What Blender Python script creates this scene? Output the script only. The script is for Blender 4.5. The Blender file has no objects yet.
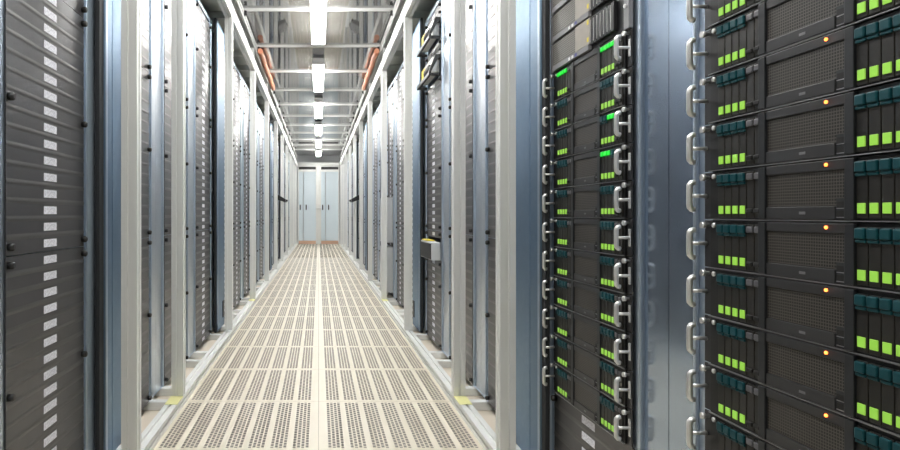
import bpy, bmesh, math, random
from mathutils import Vector, Matrix
random.seed(7)
sc = bpy.context.scene
COL = sc.collection
PI = math.pi

# ------------------------------------------------------------------ render look
sc.view_settings.view_transform = 'Standard'
sc.view_settings.look = 'None'
sc.view_settings.gamma = 1
sc.view_settings.use_curve_mapping = False
sc.view_settings.exposure = 1.12

# ------------------------------------------------------------------ materials
def new_mat(name):
    m = bpy.data.materials.new(name); m.use_nodes = True
    nt = m.node_tree
    return m, nt, nt.nodes['Principled BSDF'], nt.nodes['Material Output']

def mat(name, color, rough=.5, metal=0.0, spec=.5, bump=0.0, scale=60, vary=0.0, coat=0.0, emit=None, estr=0):
    m, nt, p, o = new_mat(name)
    p.inputs['Base Color'].default_value = (*color, 1)
    p.inputs['Roughness'].default_value = rough
    p.inputs['Metallic'].default_value = metal
    p.inputs['Specular IOR Level'].default_value = spec
    p.inputs['Coat Weight'].default_value = coat; p.inputs['Coat Roughness'].default_value = .22
    if emit:
        p.inputs['Emission Color'].default_value = (*emit, 1)
        p.inputs['Emission Strength'].default_value = estr
    if bump or vary:
        tc = nt.nodes.new('ShaderNodeTexCoord')
        nz = nt.nodes.new('ShaderNodeTexNoise'); nz.inputs['Scale'].default_value = scale
        nt.links.new(tc.outputs['Object'], nz.inputs['Vector'])
        if vary:
            mx = nt.nodes.new('ShaderNodeMix'); mx.data_type = 'RGBA'
            mx.inputs[6].default_value = (*[c*(1-vary) for c in color], 1)
            mx.inputs[7].default_value = (*[min(1, c*(1+vary)) for c in color], 1)
            nt.links.new(nz.outputs['Fac'], mx.inputs[0])
            nt.links.new(mx.outputs[2], p.inputs['Base Color'])
        if bump:
            b = nt.nodes.new('ShaderNodeBump'); b.inputs['Strength'].default_value = bump
            b.inputs['Distance'].default_value = .002
            nt.links.new(nz.outputs['Fac'], b.inputs['Height'])
            nt.links.new(b.outputs['Normal'], p.inputs['Normal'])
    return m

def galvanised(name, color, rough, vary=.10):
    """zinc spangle: voronoi cells shift the tone and gloss a little"""
    m, nt, p, o = new_mat(name)
    tc = nt.nodes.new('ShaderNodeTexCoord')
    vo = nt.nodes.new('ShaderNodeTexVoronoi'); vo.inputs['Scale'].default_value = 55
    nt.links.new(tc.outputs['Object'], vo.inputs['Vector'])
    sep = nt.nodes.new('ShaderNodeSeparateColor')
    nt.links.new(vo.outputs['Color'], sep.inputs[0])
    mx = nt.nodes.new('ShaderNodeMix'); mx.data_type = 'RGBA'
    mx.inputs[6].default_value = (*[c*(1-vary) for c in color], 1)
    mx.inputs[7].default_value = (*[min(1, c*(1+vary)) for c in color], 1)
    nt.links.new(sep.outputs[0], mx.inputs[0])
    nt.links.new(mx.outputs[2], p.inputs['Base Color'])
    mr = nt.nodes.new('ShaderNodeMapRange')
    mr.inputs[3].default_value = rough*.96; mr.inputs[4].default_value = rough*1.04
    nt.links.new(sep.outputs[1], mr.inputs[0])
    nt.links.new(mr.outputs[0], p.inputs['Roughness'])
    p.inputs['Metallic'].default_value = 1
    return m

class NB:
    """tiny helper for math nodes"""
    def __init__(s, nt): s.nt = nt
    def op(s, o, a, b=None, c=None):
        n = s.nt.nodes.new('ShaderNodeMath'); n.operation = o
        for i, v in enumerate((a, b, c)):
            if v is None: continue
            if isinstance(v, (int, float)): n.inputs[i].default_value = v
            else: s.nt.links.new(v, n.inputs[i])
        return n.outputs[0]

TILE_W, TILE_L = .6145, .586
TILE_Y0 = 2.83 - 4*TILE_L            # a joint line lies 2.83 m from the camera
def perforated_floor():
    m, nt, p, o = new_mat('perforated_tile')
    k = NB(nt)
    tc = nt.nodes.new('ShaderNodeTexCoord'); sp = nt.nodes.new('ShaderNodeSeparateXYZ')
    nt.links.new(tc.outputs['Object'], sp.inputs[0])
    x = k.op('ABSOLUTE', sp.outputs[0]); y = sp.outputs[1]
    yl = k.op('MULTIPLY', k.op('FRACT', k.op('DIVIDE', k.op('SUBTRACT', y, TILE_Y0), TILE_L)), TILE_L)
    s = k.op('DIVIDE', k.op('SUBTRACT', x, .034), .0815)
    xs = k.op('MULTIPLY', k.op('FRACT', s), .0815)
    ok = k.op('MULTIPLY', k.op('GREATER_THAN', s, 0), k.op('LESS_THAN', s, 7))
    ok = k.op('MULTIPLY', ok, k.op('LESS_THAN', xs, .0628))
    ok = k.op('MULTIPLY', ok, k.op('MULTIPLY', k.op('GREATER_THAN', yl, .022), k.op('LESS_THAN', yl, .564)))
    # slots: four columns in a strip, 21 rows in a tile
    col = k.op('DIVIDE', xs, .0157)
    cx = k.op('ABSOLUTE', k.op('SUBTRACT', k.op('FRACT', col), .5))
    odd = k.op('MULTIPLY', k.op('MODULO', k.op('FLOOR', col), 2), .5)
    cy = k.op('ABSOLUTE', k.op('SUBTRACT', k.op('FRACT', k.op('ADD', k.op('DIVIDE', k.op('SUBTRACT', yl, .022), .0271), odd)), .5))
    hole = k.op('MULTIPLY', k.op('LESS_THAN', cx, .33), k.op('LESS_THAN', cy, .36))
    hole = k.op('MULTIPLY', hole, ok)
    seam = k.op('MAXIMUM', k.op('LESS_THAN', x, .0012),
                k.op('MAXIMUM', k.op('LESS_THAN', yl, .0012), k.op('GREATER_THAN', yl, TILE_L-.0012)))
    mx = nt.nodes.new('ShaderNodeMix'); mx.data_type = 'RGBA'
    mx.inputs[6].default_value = (.74, .68, .56, 1); mx.inputs[7].default_value = (.46, .40, .32, 1)
    nt.links.new(seam, mx.inputs[0]); nt.links.new(mx.outputs[2], p.inputs['Base Color'])
    p.inputs['Roughness'].default_value = .5
    tr = nt.nodes.new('ShaderNodeBsdfTransparent')
    ms = nt.nodes.new('ShaderNodeMixShader')
    nt.links.new(hole, ms.inputs[0]); nt.links.new(p.outputs[0], ms.inputs[1]); nt.links.new(tr.outputs[0], ms.inputs[2])
    nt.links.new(ms.outputs[0], o.inputs[0])
    return m

def clear_panel():
    m, nt, p, o = new_mat('clear_polycarbonate')
    nt.nodes.remove(p)
    fr = nt.nodes.new('ShaderNodeFresnel'); fr.inputs['IOR'].default_value = 4.4
    tr = nt.nodes.new('ShaderNodeBsdfTransparent'); tr.inputs[0].default_value = (.93, .95, .95, 1)
    gl = nt.nodes.new('ShaderNodeBsdfGlossy'); gl.inputs['Roughness'].default_value = .03; gl.inputs['Color'].default_value = (1, 1, 1, 1)
    k = NB(nt)
    df = nt.nodes.new('ShaderNodeBsdfDiffuse'); df.inputs[0].default_value = (.93, .93, .90, 1)
    tl = nt.nodes.new('ShaderNodeBsdfTranslucent'); tl.inputs[0].default_value = (.93, .93, .90, 1)
    hz = nt.nodes.new('ShaderNodeMixShader'); nt.links.new(df.outputs[0], hz.inputs[1]); nt.links.new(tl.outputs[0], hz.inputs[2])
    body = nt.nodes.new('ShaderNodeMixShader'); body.inputs[0].default_value = .24      # slightly milky sheet
    nt.links.new(tr.outputs[0], body.inputs[1]); nt.links.new(hz.outputs[0], body.inputs[2])
    ms = nt.nodes.new('ShaderNodeMixShader')
    nt.links.new(fr.outputs[0], ms.inputs[0]); nt.links.new(body.outputs[0], ms.inputs[1]); nt.links.new(gl.outputs[0], ms.inputs[2])
    nt.links.new(ms.outputs[0], o.inputs[0])
    return m

def grid_mat(name, dark, light, cell, metal=.2):
    """woven vent mesh: thin wires over dark openings, in the object's x/z plane"""
    m, nt, p, o = new_mat(name)
    k = NB(nt)
    tc = nt.nodes.new('ShaderNodeTexCoord'); sp = nt.nodes.new('ShaderNodeSeparateXYZ')
    nt.links.new(tc.outputs['Object'], sp.inputs[0])
    fx = k.op('FRACT', k.op('DIVIDE', sp.outputs[0], cell)); fz = k.op('FRACT', k.op('DIVIDE', sp.outputs[2], cell))
    w = k.op('MAXIMUM', k.op('LESS_THAN', fx, .3), k.op('LESS_THAN', fz, .3))
    nz = nt.nodes.new('ShaderNodeTexNoise'); nz.inputs['Scale'].default_value = 30
    nt.links.new(tc.outputs['Object'], nz.inputs['Vector'])
    lo = nt.nodes.new('ShaderNodeMix'); lo.data_type = 'RGBA'
    lo.inputs[6].default_value = (*dark, 1); lo.inputs[7].default_value = (dark[0]*3, dark[1]*2.4, dark[2]*1.4, 1)  # brownish tint in the openings imitates light reflected from inside
    nt.links.new(nz.outputs['Fac'], lo.inputs[0])
    mx = nt.nodes.new('ShaderNodeMix'); mx.data_type = 'RGBA'
    mx.inputs[7].default_value = (*light, 1)
    nt.links.new(lo.outputs[2], mx.inputs[6]); nt.links.new(w, mx.inputs[0])
    nt.links.new(mx.outputs[2], p.inputs['Base Color'])
    p.inputs['Roughness'].default_value = .45; p.inputs['Metallic'].default_value = metal
    return m

def label_mat():
    """white sticker, faint grey print along its upper half"""
    m, nt, p, o = new_mat('unit_label')
    k = NB(nt)
    tc = nt.nodes.new('ShaderNodeTexCoord'); sp = nt.nodes.new('ShaderNodeSeparateXYZ')
    nt.links.new(tc.outputs['Object'], sp.inputs[0])
    nz = nt.nodes.new('ShaderNodeTexNoise'); nz.inputs['Scale'].default_value = 170
    nt.links.new(tc.outputs['Object'], nz.inputs['Vector'])
    f = k.op('MULTIPLY', k.op('GREATER_THAN', nz.outputs['Fac'], .52), .35)
    mx = nt.nodes.new('ShaderNodeMix'); mx.data_type = 'RGBA'
    mx.inputs[6].default_value = (.80, .80, .86, 1); mx.inputs[7].default_value = (.25, .25, .30, 1)
    nt.links.new(f, mx.inputs[0]); nt.links.new(mx.outputs[2], p.inputs['Base Color'])
    p.inputs['Roughness'].default_value = .45
    return m

M = dict(
    alu=mat('anodised_aluminium', (.80, .81, .79), .42, .3),
    alu_dark=mat('grey_profile', (.50, .51, .50), .5, .4),
    galv=galvanised('galvanised_sheet', (.42, .50, .61), .17, .015),
    zinc_highlight=mat('zinc_highlight', (.52, .62, .72), .4, .3),  # lamp highlight on the edge strip, put into a paler, less metallic base
    galv_light=galvanised('galvanised_plate', (.64, .69, .74), .40, .015),
    galv_frame=galvanised('galvanised_frame', (.56, .64, .74), .40, .015),
    blue_steel=galvanised('blue_steel', (.20, .30, .42), .45, .02),
    seam=mat('dark_seam', (.015, .017, .02), .6),
    panel=mat('blanking_panel', (.092, .090, .094), .43, .7, .6, coat=.35),
    panel_ridge=mat('panel_score_line', (.135, .13, .13), .43, .7),
    screw=mat('black_screw', (.01, .01, .01), .4),
    label=label_mat(),
    chassis=mat('black_chassis', (.012, .012, .013), .42, .3, vary=.2, scale=20),
    ear=mat('server_ear', (.035, .035, .038), .4, .5),
    lip=mat('steel_lip', (.34, .34, .35), .4, .8),
    bezel=mat('bezel_strip', (.031, .031, .033), .4, .2),
    divider=mat('bay_divider', (.019, .021, .024), .4, .2),
    grille=grid_mat('server_grille', (.004, .004, .004), (.085, .077, .069), .0046),
    shelf_grille=grid_mat('shelf_grille', (.008, .008, .008), (.22, .21, .19), .006),
    drive=grid_mat('drive_front', (.012, .012, .012), (.016, .016, .017), .0030),
    latch=mat('teal_latch', (.001, .048, .060), .45, spec=.3),
    latch_lit=mat('lit_green_latch', (.01, .3, .03), .3, emit=(.0, 1.0, .03), estr=.28),
    latch_grey=mat('grey_latch', (.10, .10, .11), .4),
    light=mat('green_status_light', (.2, .5, .05), .4, emit=(.48, .86, .11), estr=.16),
    led=mat('amber_led', (.8, .2, .02), .4, emit=(1, .17, .03), estr=3),
    port=mat('black_port', (.004, .004, .004), .6),
    mark=mat('grey_mark', (.16, .16, .17), .4),
    chrome=mat('satin_steel', (.80, .80, .79), .40, .8),
    beige=mat('beige_bezel', (.38, .35, .31), .5, vary=.12, scale=40),
    greyplate=mat('grey_plate', (.22, .22, .23), .45, .2),
    blue_mark=mat('blue_mark', (.05, .05, .30), .4),
    white=mat('white_mark', (.8, .8, .8), .4),
    yellow=mat('yellow_tape', (.80, .78, .36), .5),
    yellow_mark=mat('yellow_sticker', (.75, .62, .05), .5),
    tile=perforated_floor(),
    floor=mat('plain_floor_tile', (.72, .645, .54), .4, vary=.03, scale=3),
    plenum=mat('plenum_concrete', (.30, .28, .26), .8),
    ceiling=mat('ceiling_deck', (.78, .79, .77), .6),
    wall=mat('painted_wall', (.62, .64, .66), .6),
    door=mat('door_leaf', (.70, .80, .86), .3, .0),
    door_strip=mat('peach_kick_strip', (.80, .52, .38), .4),
    black=mat('black_plastic', (.012, .012, .013), .4),
    clear=clear_panel(),
    lamp_body=mat('lamp_housing', (.8, .8, .8), .4),
    lamp=mat('lamp_diffuser', (.9, .9, .9), .5, emit=(1.0, .985, .95), estr=26),
    soffit=mat('soffit_sheet', (.60, .63, .60), .5, .2),
    orange=mat('orange_duct', (.72, .30, .18), .5),
    tray=mat('tray_wire', (.45, .46, .47), .35, .8),
    device=mat('device_grey', (.58, .59, .60), .4, .3),
)

# ------------------------------------------------------------------ mesh helpers
class MB:
    """collects shapes into one mesh"""
    def __init__(s): s.bm = bmesh.new(); s.mats = []
    def mi(s, m):
        if m not in s.mats: s.mats.append(m)
        return s.mats.index(m)
    def box(s, x0, x1, y0, y1, z0, z1, m, bevel=0):
        i = s.mi(m)
        vs = [s.bm.verts.new(p) for p in ((x0,y0,z0),(x1,y0,z0),(x1,y1,z0),(x0,y1,z0),(x0,y0,z1),(x1,y0,z1),(x1,y1,z1),(x0,y1,z1))]
        fs = []
        for q in ((0,3,2,1),(4,5,6,7),(0,1,5,4),(1,2,6,5),(2,3,7,6),(3,0,4,7)):
            f = s.bm.faces.new([vs[k] for k in q]); f.material_index = i; fs.append(f)
        if bevel:
            es = list({e for f in fs for e in f.edges})
            r = bmesh.ops.bevel(s.bm, geom=es, offset=bevel, segments=2, affect='EDGES', profile=.5)
            for f in r['faces']: f.material_index = i
        return s
    def prism(s, poly, axis, a, b, m):
        """extrude a closed 2-D polygon along an axis (0,1,2)"""
        i = s.mi(m)
        def P(p, t):
            q = list(p); q.insert(axis, t); return q
        A = [s.bm.verts.new(P(p, a)) for p in poly]; B = [s.bm.verts.new(P(p, b)) for p in poly]
        n = len(poly); fs = [s.bm.faces.new(A), s.bm.faces.new(B[::-1])]
        for k in range(n): fs.append(s.bm.faces.new((A[k], A[(k+1) % n], B[(k+1) % n], B[k])))
        for f in fs: f.material_index = i
        bmesh.ops.recalc_face_normals(s.bm, faces=fs)
        return s
    def tube(s, pts, r, m, seg=8, cap=True):
        i = s.mi(m); pts = [Vector(p) for p in pts]; rings = []
        for k, p in enumerate(pts):
            d = (pts[min(k+1, len(pts)-1)] - pts[max(k-1, 0)]).normalized()
            up = Vector((1, 0, 0)) if abs(d.x) < .9 else Vector((0, 0, 1))
            a = d.cross(up).normalized(); b = d.cross(a).normalized()
            rr = r[k] if isinstance(r, (list, tuple)) else r
            rings.append([s.bm.verts.new(p + a*rr*math.cos(2*PI*t/seg) + b*rr*math.sin(2*PI*t/seg)) for t in range(seg)])
        fs = []
        for A, B in zip(rings, rings[1:]):
            for t in range(seg): fs.append(s.bm.faces.new((A[t], A[(t+1) % seg], B[(t+1) % seg], B[t])))
        for f in fs: f.smooth = True
        if cap: fs += [s.bm.faces.new(rings[0][::-1]), s.bm.faces.new(rings[-1])]
        for f in fs: f.material_index = i
        bmesh.ops.recalc_face_normals(s.bm, faces=fs)
        return s
    def mesh(s, name):
        me = bpy.data.meshes.new(name); s.bm.to_mesh(me); s.bm.free()
        for m in s.mats: me.materials.append(m)
        return me

def link(name, me, parent=None, loc=(0, 0, 0), label=None):
    o = bpy.data.objects.new(name, me); COL.objects.link(o)
    o.parent = parent; o.location = loc
    if label: o['label'] = label
    return o
def thing(name, label, cat, loc=(0, 0, 0), rz=0, group=None, me=None):
    o = link(name, me, None, loc); o.rotation_euler = (0, 0, rz)
    o['label'] = label; o['category'] = cat
    if group: o['group'] = group
    return o
def structure(name, me, parent=None, loc=(0, 0, 0)):
    o = link(name, me, parent, loc)
    if parent is None: o['kind'] = 'structure'
    return o
ORD = ['first','second','third','fourth','fifth','sixth','seventh','eighth','ninth','tenth','eleventh','twelfth','thirteenth',
       'fourteenth','fifteenth','sixteenth','seventeenth','eighteenth','nineteenth','twentieth']

CAM_Z = .85
END = 17.9
# ------------------------------------------------------------------ setting
b = MB()
for x0, x1, y0, y1, m in ((-TILE_W, TILE_W, .4, END, M['tile']), (-2.3, -TILE_W, -3.2, END+.1, M['floor']),
                          (TILE_W, 2.3, -3.2, END+.1, M['floor']), (-TILE_W, TILE_W, -3.2, .4, M['floor']), (-TILE_W, TILE_W, END, END+.1, M['floor'])):
    i = b.mi(m)
    f = b.bm.faces.new([b.bm.verts.new(p) for p in ((x0,y0,0),(x1,y0,0),(x1,y1,0),(x0,y1,0))]); f.material_index = i
structure('floor', b.mesh('floor'))
structure('floor_plenum', MB().box(-2.3, 2.3, -3.2, END+.1, -.45, -.40, M['plenum']).box(-2.3, 2.3, END+.1, END+.2, -.45, -.001, M['plenum']).box(-2.3, 2.3, -3.3, -3.2, -.45, -.001, M['plenum']).box(-2.4, -2.3, -3.3, END+.2, -.45, -.001, M['plenum']).box(2.3, 2.4, -3.3, END+.2, -.45, -.001, M['plenum']).mesh('floor_plenum'))
b = MB()
b.box(-2.3, 2.3, -3.2, END+.3, 3.45, 3.5, M['ceiling'])
y = -3.1
while y < END:                                     # ribs of the ceiling deck
    b.box(-2.3, 2.3, y, y+.10, 3.40, 3.449, M['ceiling']); y += .30
structure('ceiling', b.mesh('ceiling'))
structure('wall_back', MB().box(-2.3, 2.3, END+.1, END+.2, 0, 3.5, M['wall']).mesh('wall_back'))

structure('wall_front', MB().box(-2.3, 2.3, -3.3, -3.2, 0, 3.5, M['wall']).mesh('wall_front'))
for nm, sx in (('wall_left', -1), ('wall_right', 1)):
    xa, xb = sorted((sx*2.3, sx*2.4))
    structure(nm, MB().box(xa, xb, -3.2, END+.1, 0, 3.5, M['wall']).mesh(nm))

# end doors: two leaves in a white frame
def end_door(n, x0, x1):
    f = MB()
    f.box(x0, x0+.03, END-.06, END+.06, 0, 2.25, M['alu']).box(x1-.03, x1, END-.06, END+.06, 0, 2.25, M['alu'])
    f.box(x0+.03, x1-.03, END-.06, END+.06, 2.08, 2.14, M['alu']).box(x0+.03, x1-.03, END-.06, END+.06, 2.22, 2.25, M['alu'])
    d = structure('door_%d' % n, f.mesh('door_frame'))
    xm = x0 + .16
    l = structure('leaf', MB().box(xm+.008, x1-.03, END-.03, END+.01, .10, 2.08, M['door'], .004).mesh('leaf'), d)
    structure('side_leaf', MB().box(x0+.03, xm-.008, END-.03, END+.01, .10, 2.08, M['door'], .004).mesh('side_leaf'), d)
    structure('kick_strip', MB().box(x0+.03, x1-.03, END-.035, END+.01, .005, .095, M['door_strip']).mesh('kick_strip'), d)
    structure('transom_vent', MB().box(x0+.03, x1-.03, END-.02, END+.01, 2.14, 2.22, M['black']).mesh('transom_vent'), d)
    for dx in (-.085, .085):
        h = MB().box(xm+dx-.014, xm+dx+.014, END-.075, END-.03, .98, 1.13, M['black'], .008)
        structure('handle', h.mesh('handle'), d)
    return d
end_door(1, -.598, -.0455); end_door(2, .0455, .598)
b = MB(); b.box(-.045, .045, END-.09, END+.06, 0, 2.25, M['alu'], .006)
dp = structure('trim_1', b.mesh('door_post'))
structure('lock_box', MB().box(-.075, .075, END-.14, END-.09, 1.02, 1.14, M['alu'], .006).mesh('lock_box'), dp)
structure('trim_2', MB().box(-.70, .70, END-.10, END+.06, 2.25, 2.34, M['alu'], .006).mesh('door_header'))

# ------------------------------------------------------------------ aisle frames of slotted aluminium profile
XI, XO = .598, .650                                  # inner and outer face of the profiles
def slot_profile(a0, a1, b0, b1, slots_b=1, w=.012, d=.010):
    """rectangle with a slot in the faces a=a0, a=a1 (slots_b of them) and one in b=b0, b=b1"""
    pts = []
    am = (a0+a1)/2
    cs = [b0 + (b1-b0)*(k+.5)/slots_b for k in range(slots_b)]
    pts += [(a0, b0), (am-w/2, b0), (am-w/2, b0+d), (am+w/2, b0+d), (am+w/2, b0), (a1, b0)]
    for c in cs: pts += [(a1, c-w/2), (a1-d, c-w/2), (a1-d, c+w/2), (a1, c+w/2)]
    pts += [(a1, b1), (am+w/2, b1), (am+w/2, b1-d), (am-w/2, b1-d), (am-w/2, b1), (a0, b1)]
    for c in cs[::-1]: pts += [(a0, c+w/2), (a0+d, c+w/2), (a0+d, c-w/2), (a0, c-w/2)]
    return pts
POSTS = [2.10, 2.80, 4.36, 5.95, 7.54, 9.13, 10.72, 12.31, 13.90, 15.49, 17.08]
GROUPS = [2.209 + 2.37*g for g in range(6)]
def rack_centres():
    return [s + .755*k + .234 for s in GROUPS for k in range(3)]
post_me = {}
for side, sg in (('left', -1), ('right', 1)):
    def X(a, c): return (a, c) if sg > 0 else (-c, -a)
    fr = thing('aisle_frame', 'slotted aluminium profile frame along the %s side of the aisle' % side, 'frame', (0, 0, 0), 0, 'aluminium aisle frames')
    x0, x1 = X(XI, XO)
    for z in POSTS:
        me = MB().prism(slot_profile(x0, x1, -.026, .026), 2, .047, 2.219, M['alu']).mesh('post')
        link('post', me, fr, (0, z-.026, 0))
    link('top_rail', MB().prism(slot_profile(x0, x1, 2.22, 2.31, 2), 1, 2.04, END-.1, M['alu']).mesh('top_rail'), fr)
    u0, u1 = X(.606, .650)
    link('upper_rail', MB().prism(slot_profile(u0, u1, 2.435, 2.516, 1), 1, 2.04, END-.1, M['alu_dark']).mesh('upper_rail'), fr)
    link('base_rail', MB().prism(slot_profile(x0, x1, .001, .046, 1), 1, 2.04, END-.1, M['alu']).mesh('base_rail'), fr)
    for z in POSTS:
        v0, v1 = X(.612, .640)
        link('riser', MB().box(v0, v1, z-.04, z-.012, 2.311, 2.434, M['alu']).mesh('riser'), fr)
    for z in (2.80, 5.95):
        t0, t1 = X(XI-.001, XO+.001)
        link('marker_tape', MB().box(t0, t1, z-.17, z-.053, .0462, .048, M['yellow']).mesh('marker_tape'), fr, label='yellow tape on the base rail')
    # bars the racks stand on
    ys = sorted({round(c+o, 3) for c in rack_centres() for o in (-.27, .27)})
    for yy in ys:
        w0, w1 = X(XO+.001, 1.60)
        link('base_bar', MB().box(w0, w1, yy-.022, yy+.022, .001, .038, M['alu'], .003).mesh('base_bar'), fr)
    # soffit that closes the gap between the rail and the racks
    s0, s1 = X(XO, 1.30)
    link('soffit_panel', MB().box(s0, s1, 2.04, END-.1, 2.295, 2.30, M['soffit']).mesh('soffit_panel'), fr)
    for yy in [2.3 + .53*k for k in range(29)]:
        link('soffit_beam', MB().box(*X(XO+.002, 1.29), yy, yy+.04, 2.245, 2.294, M['soffit']).mesh('soffit_beam'), fr)

# roof: cross bars and clear panels
BAR_Z = 2.526
BARS = [5.09 + 1.10*k for k in range(-2, 11)]
def bar_name(k):
    return 'nearest' if k == 0 else ORD[k]
for k, yb in enumerate(BARS):
    if k < 2: lab = 'aluminium roof cross bar above the top edge of view, %s' % ('the farther one' if k else 'the nearer one')
    elif k == 2: lab = 'aluminium roof cross bar nearest to the viewer, with black end bolts'
    else: lab = 'aluminium roof cross bar over the aisle, %s from the front' % ORD[k-2]
    t = thing('cross_bar', lab, 'bar', (0, yb, BAR_Z), 0, 'roof cross bars')
    link('bar', MB().prism(slot_profile(-.013, .013, -.0095, .0095, 1, .005, .003), 0, -.64, .64, M['alu']).mesh('bar'), t)
    for s in (-1, 1):
        link('bolt', MB().tube([(s*.600, 0, -.010), (s*.600, 0, -.045)], .016, M['black'], 10).mesh('bolt'), t)
for k in range(len(BARS)):
    y0 = BARS[k] + .018; y1 = (BARS[k+1] if k+1 < len(BARS) else END-.12) - .018
    if k < 1: lab = 'clear roof panel above the top edge of view, closest to the viewer'
    elif k == 1: lab = 'clear roof panel at the top edge, in front of the nearest cross bar'
    else: lab = 'clear roof panel over the aisle, behind the %s cross bar from the front' % ORD[k-2]
    thing('roof_panel', lab, 'roof panel', (0, (y0+y1)/2, BAR_Z+.0098), 0, 'clear roof panels',
          MB().box(-.64, .64, -(y1-y0)/2, (y1-y0)/2, 0, .005, M['clear']).mesh('roof_panel'))

# fluorescent fittings in a row under the bars
LAMPS = [4.37 + 2.25*k for k in range(-2, 6)]
for k, yl in enumerate(LAMPS):
    if k < 2: lab = 'white strip light above the viewer, %s' % ('over the near racks' if k else 'over the floor behind')
    elif k == 2: lab = 'nearest glowing strip light, cut by the top edge'
    else: lab = 'glowing white strip light hung over the aisle, %s from the front' % ORD[k-2]
    t = thing('strip_light', lab, 'ceiling light', (0, yl, 2.5162), 0, 'strip lights over the aisle')
    link('housing', MB().box(-.062, .062, 0, 1.48, -.030, 0, M['lamp_body'], .004).mesh('housing'), t)
    link('diffuser', MB().box(-.06, .06, .012, 1.468, -.070, -.0305, M['lamp'], .012).mesh('diffuser'), t)
    for yy in (0, 1.47):
        link('end_cap', MB().box(-.063, .063, yy, yy+.010, -.071, -.0305, M['lamp_body'], .002).mesh('end_cap'), t)

# cable trays and orange ducts above the racks
for side, sg in (('left', -1), ('right', 1)):
    t = thing('cable_tray', 'wire cable tray hung above the %s row of racks' % side, 'cable tray', (sg*.88, 0, 2.86), 0, 'wire cable trays')
    w = MB()
    for xx, zz in ((-.1, 0), (-.05, 0), (0, 0), (.05, 0), (.1, 0), (-.1, .05), (.1, .05)):
        w.tube([(xx, 2.1, zz), (xx, END, zz)], .004, M['tray'], 5)
    yy = 2.2
    while yy < END:
        w.tube([(-.1, yy, .05), (-.1, yy, 0), (.1, yy, 0), (.1, yy, .05)], .004, M['tray'], 5); yy += .2
    link('basket', w.mesh('basket'), t)
    for yy in [3.0 + 2.2*k for k in range(7)]:
        h = MB()
        h.box(-.13, -.105, yy-.02, yy+.02, -.02, .589, M['tray']).box(.105, .13, yy-.02, yy+.02, -.02, .589, M['tray'])
        h.box(-.13, .13, yy-.02, yy+.02, -.04, -.02, M['tray'])
        link('hanger', h.mesh('hanger'), t)
    thing('cable_bundle', 'orange cable bundle tied along the upper rail on the %s' % side, 'cable', (sg*.577, 0, 2.468), 0, 'orange cable bundles',
          MB().tube([(sg*.004*math.sin(2*k), 6.15+.14*k, .008*math.sin(k*.9)) for k in range(14)], .026, M['orange'], 10).mesh('cable_bundle'))

# ------------------------------------------------------------------ racks
U = .04445
RW, RD, RH = .3760, .85, 2.18
HALF = .2413
def rack_meshes():
    d = {}
    f = MB()                                          # carcass of folded sheet
    f.box(-RW, -RW+.003, .03, RD, .04, RH, M['galv_frame']).box(RW-.003, RW, .03, RD, .04, RH, M['galv_frame'])
    f.box(-RW, RW, RD-.003, RD, .04, RH, M['galv_frame'])
    f.box(-RW, RW, .0, RD, RH-.03, RH, M['galv_frame'])
    f.box(-RW, RW, .0, RD, .0385, .042, M['galv_frame'])
    d['cabinet_body'] = f.mesh('cabinet_body')
    for n, s in (('L', -1), ('R', 1)):
        g = MB(); a, c = sorted((s*.279, s*.3763))
        g.box(a, c, .003, .010, .042, RH-.031, M['galv'])
        d['side_plate'+n] = g.mesh('side_plate')
        g = MB(); g.box(a, c, .003, .010, .042, RH-.031, M['galv_light'])
        d['pale_plate'+n] = g.mesh('side_plate')
        g = MB(); a, c = sorted((s*.227, s*.278))      # folded upright with a raised bead
        g.box(a, c, .001, .03, .042, RH-.031, M['galv_frame'])
        a, c = sorted((s*.269, s*.278)); g.box(a, c, -.007, .001, .042, RH-.031, M['galv_frame'], .002)
        d['mounting_rail'+n] = g.mesh('mounting_rail')
    d['wide_rail'] = MB().box(.277, .345, -.003, .002, .042, RH-.031, M['zinc_highlight'], .001).mesh('edge_strip')
    return d
RM = rack_meshes()

def ridge_panel(units, far):
    """blanking sheet scored at every unit, y=0 is its back"""
    b = MB(); z = .0006; W = HALF
    h = units*U - .0012
    prof = [(-.0, z), (-.003, z)]
    for k in range(1, units):
        zc = k*U
        prof += [(-.003, zc-.007), (-.00385, zc-.0015), (-.00385, zc+.0015), (-.003, zc+.007)]
    prof += [(-.003, h), (0, h)]
    i = b.mi(M['panel']); j = b.mi(M['panel_ridge'])
    A = [b.bm.verts.new((-W, y, zz)) for y, zz in prof]; B = [b.bm.verts.new((W, y, zz)) for y, zz in prof]
    for k in range(len(prof)-1):
        f = b.bm.faces.new((A[k], B[k], B[k+1], A[k+1]))
        f.material_index = j if (prof[k][0] < -.0035 or prof[k+1][0] < -.0035) else i
    b.bm.faces.new(A[::-1]).material_index = i; b.bm.faces.new(B).material_index = i
    b.bm.faces.new((A[-1], B[-1], B[0], A[0])).material_index = i
    bmesh.ops.recalc_face_normals(b.bm, faces=list(b.bm.faces))
    if far:
        for k in range(units): b.box(-.04, .04, -.0036, -.0028, k*U+.011, k*U+.032, M['label'])
        for x in (-.229, .229):
            for zz in screw_spots(units): b.tube([(x, -.002, zz), (x, -.014, zz)], .009, M['screw'], 6)
    return b.mesh('blanking_panel')
def screw_spots(units):
    s = [.022, units*U - .022]
    if units > 10: s.append(8*U + .022)
    return s
LABEL_ME = MB().box(-.04, .04, -.0008, 0, 0, .021, M['label']).mesh('unit_label')
SCREW_ME = MB().tube([(0, 0, 0), (0, -.012, 0), (0, -.015, 0)], [.0095, .0095, .006], M['screw'], 10).mesh('screw')
_pm = {}
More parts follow.
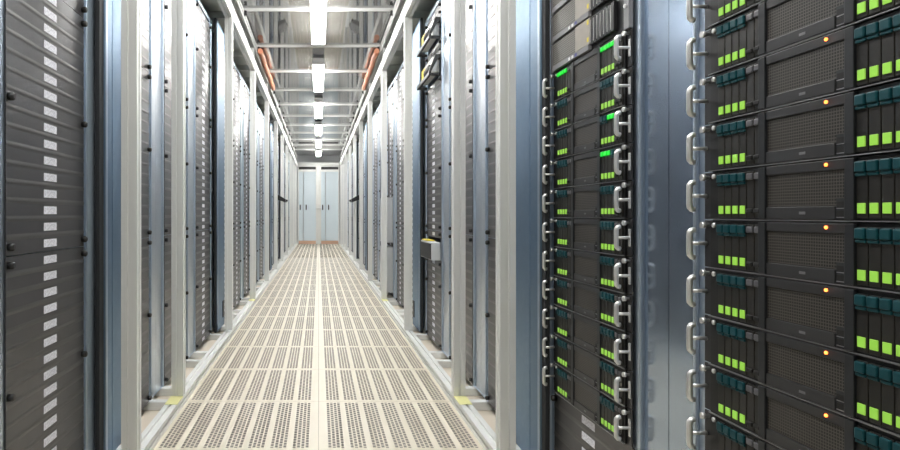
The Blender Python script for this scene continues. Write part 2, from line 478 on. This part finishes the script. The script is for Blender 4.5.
def panel(parent, unit, units, far):
    key = (units, far)
    if key not in _pm: _pm[key] = ridge_panel(units, far)
    p = link('blanking_panel', _pm[key], parent, (0, 0, .04 + unit*U))
    if not far:
        for k in range(units): link('unit_label', LABEL_ME, p, (0, -.003, k*U+.011), 'small white sticker')
        for x in (-.229, .229):
            for zz in screw_spots(units): link('screw', SCREW_ME, p, (x, -.003, zz), 'black screw head')
    return p
def side_of(sg): return (sg*.735, -PI/2 if sg > 0 else PI/2)
def rack(sg, yc, label, panels, far, group, black=False, off=0, wide=False):
    x, rz = side_of(sg)
    r = thing('server_rack', label, 'rack', (x, yc, 0), rz, group)
    for n in ('cabinet_body', 'side_plateL', 'side_plateR', 'mounting_railL', 'mounting_railR'):
        me = RM[n.replace('side_plate', 'pale_plate')] if group or sg < 0 else RM[n]
        link(n.rstrip('LR'), me, r)
    for u, n in panels: panel(r, u, n, far).location.x = off
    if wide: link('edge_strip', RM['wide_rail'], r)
    if black: link('black_panel', MB().box(-HALF, HALF, -.006, 0, .042, .04+24*U, M['black'], .002).mesh('black_panel'), r, label='plain black lower front')
    return r
FULL = [(0, 16), (16, 16), (32, 15)]
centres = rack_centres()
def seq(i): return ORD[i] if i < len(ORD) else str(i)

# the three racks at the viewer's shoulder
rack(1, .933, 'nearest rack on the right, packed with servers, cut by the right edge', [(0, 6), (30, 17)], True, None)
rack(1, 1.6875, 'rack of servers with disk shelves above, second from the right edge', [(0, 6), (36, 11)], False, None)
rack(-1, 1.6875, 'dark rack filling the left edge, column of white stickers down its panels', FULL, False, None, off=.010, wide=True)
for side, sg in (('left', -1), ('right', 1)):
    for i, yc in enumerate(centres):
        lab = 'galvanised rack of scored blanking panels, %s behind the near white post on the %s' % (seq(i), side)
        if i == 2 and sg > 0: lab = 'galvanised rack with two black patch units high up and a small grey box, right row'
        if i == 5 and sg > 0: lab = 'galvanised rack holding two tall pale grey units low down, right row'
        pan = FULL
        if i == 2 and sg > 0: pan = [(0, 12), (15, 1), (16, 16), (32, 5), (40, 2), (45, 2)]
        if i == 5 and sg > 0: pan = [(0, 1), (11, 1), (22, 12), (34, 13)]
        if i == 10: pan = [(24, 12), (36, 11)]; lab = 'rack with a plain black lower front and a black tray above it, %s row' % side
        rack(sg, yc, lab, pan, i >= 3, 'racks along the %s of the aisle' % side, i == 10)

# blue steel filler panels between groups of racks
def filler_meshes(x0, xs, xf, xg, slot):
    d = {}; Z0, Z1 = .0385, 2.20
    d['sheet'] = MB().box(x0, xs, -.036, -.0195, Z0, Z1, M['blue_steel'], .002).mesh('sheet')
    d['flange'] = MB().box(xs+.007, xf, -.037, -.0195, Z0, Z1, M['blue_steel'], .003).mesh('flange')
    d['bead'] = MB().box(xf-.015, xf, -.040, -.037, Z0, Z1, M['galv_frame'], .001).mesh('bead')
    d['seam'] = MB().box(xs, xs+.007, -.030, -.024, Z0, Z1, M['seam']).mesh('seam')
    d['gap_strip'] = MB().box(xf+.006, xg, -.034, -.0195, Z0, Z1, M['seam'], .002).mesh('gap_strip')
    d['back_bar'] = MB().box(xf-.005, xf+.02, -.024, -.0195, Z0, Z1, M['seam']).mesh('back_bar')
    if slot: d['slot'] = MB().box(-.10, -.05, -.042, -.035, .10, .22, M['black'], .002).mesh('slot')
    return d
FILL = {('left', 0): filler_meshes(-.155, -.002, .072, .118, False), ('right', 0): filler_meshes(-.141, .050, .150, .185, False),
        'far': filler_meshes(-.141, .115, .185, .215, True)}
for side, sg in (('left', -1), ('right', 1)):
    for g, s in enumerate(GROUPS):
        x, rz = side_of(sg)
        lab = ('tall blue steel filler panel beside the near white post on the %s' % side if g == 0 else
               'tall blue steel filler panel between racks, %s from the front on the %s' % (ORD[g], side))
        t = thing('filler_panel', lab, 'filler panel', (x, s-.100, 0), rz, 'blue filler panels')
        # the near edge carries the flange: local +x is nearer on the right side, farther on the left
        for n, me in FILL.get((side, g), FILL['far']).items():
            o = link(n, me, t)
            if sg < 0: o.scale = (-1, 1, 1)

# ------------------------------------------------------------------ servers
def u2x(u): return u - HALF
def server_meshes():
    d = {}
    b = MB()
    b.box(-.217, .217, .001, .62, .001, .0875, M['chassis'])
    b.box(-.217, .217, -.010, .001, .0015, .087, M['chassis'])
    d['chassis'] = b.mesh('chassis')
    d['lip'] = MB().box(-.217, .217, -.0145, -.0102, .0002, .0016, M['lip']).mesh('lip')
    for n, s in (('L', -1), ('R', 1)):
        a, c = sorted((s*.2172, s*HALF))
        e = MB().box(a, c, -.006, -.003, .001, .0879, M['ear'], .001)
        d['ear'+n] = e.mesh('ear')
    h = MB()                                          # curled grip on a stem, with a foot on the ear
    pts = [(0, -.0300, .0705), (0, -.0350, .0695), (0, -.0385, .0655), (0, -.039, .060), (0, -.039, .044), (0, -.039, .029), (0, -.0385, .0235), (0, -.0350, .0195), (0, -.0300, .0185)]
    h.tube(pts, .0054, M['chrome'], 10)
    h.tube([(0, -.038, .0445), (0, -.0065, .0445)], .0036, M['chrome'], 8)
    d['handle'] = h.mesh('handle')
    h = MB(); h.tube(pts, .0054, M['chrome'], 10)
    h.tube([(0, -.038, .0445), (0, -.0065, .0445)], .0036, M['chrome'], 8)
    h.box(-.004, .004, -.0095, -.006, .024, .065, M['chrome'], .0012)
    d['handle_footed'] = h.mesh('handle')
    d['thumb_screw'] = MB().tube([(0, -.006, 0), (0, -.014, 0), (0, -.0145, 0), (0, -.021, 0)], [.003, .003, .006, .006], M['chrome'], 10).mesh('thumb_screw')
    d['drive'] = MB().box(-.0085, .0085, -.0125, -.0095, .005, .082, M['drive'], .0006).mesh('drive_front')
    d['latch'] = MB().box(-.0078, .0078, -.0175, -.0125, .066, .081, M['latch'], .002).box(-.0078, .0078, -.0155, -.0125, .061, .0655, M['latch'], .001).mesh('latch')
    d['latch_lit'] = MB().box(-.0078, .0078, -.0165, -.0125, .068, .080, M['latch_lit'], .002).mesh('latch')
    d['latch_grey'] = MB().box(-.0078, .0078, -.0155, -.0125, .068, .079, M['latch_grey'], .002).mesh('latch')
    d['light'] = MB().box(-.0060, .0060, -.0142, -.0125, .011, .0250, M['light'], .0006).mesh('status_light')
    d['tab'] = MB().box(-.0075, .0075, -.0165, -.0125, .012, .020, M['port'], .002).mesh('tab')
    d['divider'] = MB().box(-.0078, .0078, -.016, -.0095, .003, .0865, M['divider'], .001).mesh('divider')
    d['grille'] = MB().box(u2x(.173), u2x(.322), -.0120, -.0098, .0225, .072, M['grille']).mesh('grille')
    d['top_bezel'] = MB().box(u2x(.173), u2x(.322), -.0145, -.0098, .0725, .0866, M['bezel'], .001).mesh('top_bezel')
    d['bottom_bezel'] = MB().box(u2x(.173), u2x(.306), -.0145, -.0098, .003, .0215, M['bezel'], .001).mesh('bottom_bezel')
    d['badge'] = MB().box(-.006, .006, -.0006, 0, -.002, .002, M['mark'], .0003).mesh('badge')
    p = MB().box(u2x(.307), u2x(.322), -.0130, -.0098, .003, .0325, M['divider'])
    d['port_panel'] = p.mesh('port_panel')
    d['usb_port'] = MB().box(-.0062, .0062, -.0006, 0, -.0042, .0042, M['port']).box(-.0062, .0062, -.0010, 0, -.0056, -.0045, M['lip']).mesh('usb_port')
    d['led'] = MB().tube([(0, 0, 0), (0, -.0015, 0), (0, -.0022, 0)], [.0024, .0024, .0012], M['led'], 10).mesh('led')
    d['power_button'] = MB().tube([(0, 0, 0), (0, -.003, 0), (0, -.004, 0)], [.0045, .0045, .003], M['chrome'], 12).mesh('power_button')
    return d
SM = server_meshes()
def server(yc, zb, label, group, lit=(), led=True):
    x, rz = side_of(1)
    t = thing('rack_server', label, 'server', (x, yc, zb), rz, group)
    for n in ('chassis', 'lip', 'earL', 'earR', 'grille', 'top_bezel', 'bottom_bezel', 'port_panel'): 
        o = link(n.rstrip('LR'), SM[n], t)
        if n == 'port_panel':
            for z in (.011, .0235): link('usb_port', SM['usb_port'], o, (u2x(.3145), -.013, z))
        if n == 'top_bezel' and led: link('amber_led', SM['led'], o, (u2x(.292), -.0145, .0805), 'glowing amber light')
        if n == 'bottom_bezel': link('badge', SM['badge'], o, (u2x(.248), -.0145, .012))
    for u in (.0075, .4751):
        h = link('handle', SM['handle' if u < .2 else 'handle_footed'], t, (u2x(u), 0, 0), 'satin steel handle')
        link('thumb_screw', SM['thumb_screw'], t, (u2x(u)+(.006 if u < .2 else -.006), 0, .079))
    link('power_button', SM['power_button'], t, (u2x(.036), -.0100, .079))
    for u in (.164, .3305): link('divider', SM['divider'], t, (u2x(u), 0, 0))
    for bay, u0 in ((0, .0590), (1, .3475)):
        for i in range(6):
            d = link('drive', SM['drive'], t, (u2x(u0 + .0187*i), 0, 0))
            if i < 4:
                on = (bay, i) in lit
                link('latch', SM['latch_lit' if on else 'latch'], d, label='latch lit bright green' if on else 'teal latch')
                link('status_light', SM['light'], d, label='square glowing green light')
            else:
                link('latch', SM['latch_grey'], d, label='grey latch'); link('tab', SM['tab'], d)
    return t
LIT = {4: {(b_, i) for b_ in (0, 1) for i in range(4)}, 2: {(1, 2), (1, 3)}, 1: {(1, 0), (1, 1), (1, 2)}}
for n, k in enumerate(range(4, -7, -1)):              # eleven servers of the second rack
    which = ('topmost' if n == 0 else 'lowest' if n == 10 else ORD[n] + ' from the top')
    look = ' with bright green latches' if k == 4 else ''
    server(1.6875, .04 + (18+2*k)*U, 'black server%s, %s in the rack under the disk shelves' % (look, which), 'servers under the disk shelves', LIT.get(k, ()), False)
for n, k in enumerate(range(5, -7, -1)):              # twelve of the nearest rack
    which = ('topmost' if n == 0 else 'lowest' if n == 11 else ORD[n] + ' from the top')
    server(.933, .04 + (18+2*k)*U, 'black server with glowing amber light, %s in the nearest right rack' % which, 'servers in the nearest rack')

def shelf_meshes():
    d = {}
    d['chassis'] = MB().box(-.217, .217, .001, .55, .001, .0875, M['chassis']).box(-.217, .217, -.010, .001, .0015, .087, M['chassis']).mesh('chassis')
    for n, s in (('L', -1), ('R', 1)):
        a, c = sorted((s*.2172, s*HALF))
        d['ear'+n] = MB().box(a, c, -.014, -.003, .001, .0875, M['greyplate'], .001).mesh('ear')
    d['grille'] = MB().box(u2x(.026), u2x(.19), -.018, -.0102, .018, .084, M['shelf_grille'], .001).mesh('grille')
    l = MB().box(u2x(.026), u2x(.28), -.020, -.0102, .002, .0165, M['greyplate'], .001)
    d['lower_strip'] = l.mesh('lower_strip')
    d['bezel'] = MB().box(u2x(.192), u2x(.285), -.019, -.0102, .0175, .086, M['beige'], .001).mesh('bezel')
    d['mark_w'] = MB().box(-.006, .006, -.0006, 0, -.004, .004, M['white']).mesh('mark')
    d['mark_b'] = MB().box(-.006, .006, -.0006, 0, -.004, .004, M['blue_mark']).mesh('mark')
    d['mark_y'] = MB().box(-.005, .005, -.0006, 0, -.006, .006, M['yellow_mark']).mesh('mark')
    d['drive'] = MB().box(-.0085, .0085, -.019, -.0102, .012, .083, M['black'], .001).mesh('drive')
    d['drive_edge'] = MB().box(-.0007, .0007, -.0205, -.019, .018, .078, M['chrome']).mesh('drive_edge')
    d['dot'] = MB().tube([(0, 0, 0), (0, -.003, 0)], .005, M['white'], 10).mesh('lock')
    return d
DM = shelf_meshes()
for n, u in enumerate((28, 30, 32, 34)):
    x, rz = side_of(1)
    which = ('lowest of the stack, directly on the top server', 'second up in the stack above the servers', 'third up in the stack above the servers', 'topmost of the stack above the servers')[n]
    t = thing('disk_shelf', 'grey disk shelf with beige bezel, ' + which, 'disk shelf', (x, 1.6875, .04+u*U), rz, 'disk shelves')
    for k in ('chassis', 'earL', 'earR', 'grille', 'bezel'):
        o = link(k.rstrip('LR'), DM[k], t)
        if k == 'earR': link('lock', DM['dot'], o, (u2x(.468), -.014, .055), 'white round lock')
        if k == 'bezel':
            link('sticker', DM['mark_y'], o, (u2x(.275), -.019, .030), 'yellow sticker'); link('sticker', DM['mark_y'], o, (u2x(.275), -.019, .076), 'yellow sticker')
    s = link('lower_strip', DM['lower_strip'], t)
    link('mark', DM['mark_w'], s, (u2x(.155), -.020, .009), 'white mark'); link('mark', DM['mark_w'], s, (u2x(.178), -.020, .009), 'white mark'); link('mark', DM['mark_b'], s, (u2x(.20), -.020, .009), 'blue mark')
    for i in range(7):
        d = link('drive', DM['drive'], t, (u2x(.298+.019*i), 0, 0)); link('drive_edge', DM['drive_edge'], d, (-.006, 0, 0), 'bright metal edge')

# ------------------------------------------------------------------ other gear mounted in the racks
def patch_unit(yc, zb, label):
    x, rz = side_of(1)
    t = thing('patch_unit', label, 'patch unit', (x, yc, zb), rz, 'black patch units')
    link('front_bar', MB().box(-.235, .235, -.075, -.060, 0, .024, M['black'], .003).mesh('front_bar'), t)
    for xx in (-.22, .22):
        link('arm', MB().box(xx-.008, xx+.008, -.060, -.0055, 0, .016, M['black'], .002).mesh('arm'), t)
    link('bracket', MB().prism([(-.075, .024), (-.060, .024), (-.020, .10), (-.0055, .10), (-.0055, .125), (-.034, .125)], 0, .20, .235, M['black']).mesh('bracket'), t)
    link('patch_panel', MB().box(-.21, .19, -.045, -.0055, .030, .120, M['alu']).mesh('patch_panel'), t)
    link('sticker', MB().box(-.20, -.09, -.0470, -.0452, .060, .118, M['yellow_mark']).mesh('sticker'), t, label='yellow sticker')
    c = MB()
    for k in range(6):
        x0 = -.02 + .035*k
        c.tube([(x0, -.045, .075), (x0+.01, -.062, .075), (x0+.03, -.066, .055), (x0+.05, -.066, .03)], .005, M['black'], 6)
    link('cable_bundle', c.mesh('cable_bundle'), t)
patch_unit(centres[2], .04+42*U, 'upper black patch unit with yellow sticker, high on the right row')
patch_unit(centres[2], .04+37*U, 'lower black patch unit with yellow sticker, high on the right row')
x, rz = side_of(1)
t = thing('junction_box', 'small grey box with yellow top strip and black front, right row', 'box', (x, centres[2], .04+12*U+.001), rz)
link('body', MB().box(-.15, .232, -.06, -.0055, 0, .108, M['device'], .003).mesh('body'), t)
link('front_plate', MB().box(-.145, .227, -.064, -.0602, .006, .100, M['black'], .002).mesh('front_plate'), t, label='black front plate')
link('top_strip', MB().box(-.14, .05, -.055, -.0055, .1085, .116, M['yellow_mark'], .002).mesh('top_strip'), t, label='yellow strip')
for nm, z0, z1 in (('upper', .04+12*U+.001, .04+22*U-.001), ('lower', .04+U+.001, .04+11*U-.001)):
    t = thing('storage_unit', '%s of two tall pale grey units with black fan openings, right row' % nm, 'storage unit', (x, centres[5], z0), rz, 'pale grey storage units')
    link('case', MB().box(-.10, .235, -.10, -.0055, 0, z1-z0, M['device'], .004).mesh('case'), t)
    link('side_vent', MB().box(-.235, -.102, -.085, -.0055, .01, z1-z0-.01, M['black'], .003).mesh('side_vent'), t, label='black ribbed side')
    for k in range(2):
        zc = (z1-z0)*(.27+.46*k)
        link('fan', MB().tube([(-.168, -.085, zc), (-.168, -.095, zc)], .055, M['greyplate'], 14).mesh('fan'), t)
for sg, side in ((-1, 'left'), (1, 'right')):
    x, rz = side_of(sg)
    t = thing('console_tray', 'black folded tray sticking out of the %s row above the black rack front' % side, 'console tray', (x, centres[10], 1.115), rz, 'black console trays')
    link('tray', MB().prism([(-.0065, 0), (-.0065, .075), (-.05, .07), (-.20, -.015), (-.20, -.06), (-.17, -.06)], 0, -.22, .22, M['black']).mesh('tray'), t)
    link('grip', MB().box(-.06, .06, -.225, -.20, -.05, -.02, M['black'], .006).mesh('grip'), t)

# ------------------------------------------------------------------ ambience and camera
w = bpy.data.worlds.new('room'); sc.world = w; w.use_nodes = True
w.node_tree.nodes['Background'].inputs[0].default_value = (.72, .82, 1, 1)
w.node_tree.nodes['Background'].inputs[1].default_value = .7

cam = bpy.data.cameras.new('camera'); co = bpy.data.objects.new('camera', cam); COL.objects.link(co)
co.location = (0, 0, CAM_Z); co.rotation_euler = (PI/2, 0, 0)
cam.sensor_width = 36; cam.sensor_fit = 'HORIZONTAL'; cam.lens = 36*622/900
cam.shift_x = (450-318.5)/900; cam.shift_y = -(225-214.5)/900
cam.clip_start = .05; cam.clip_end = 100
sc.camera = co
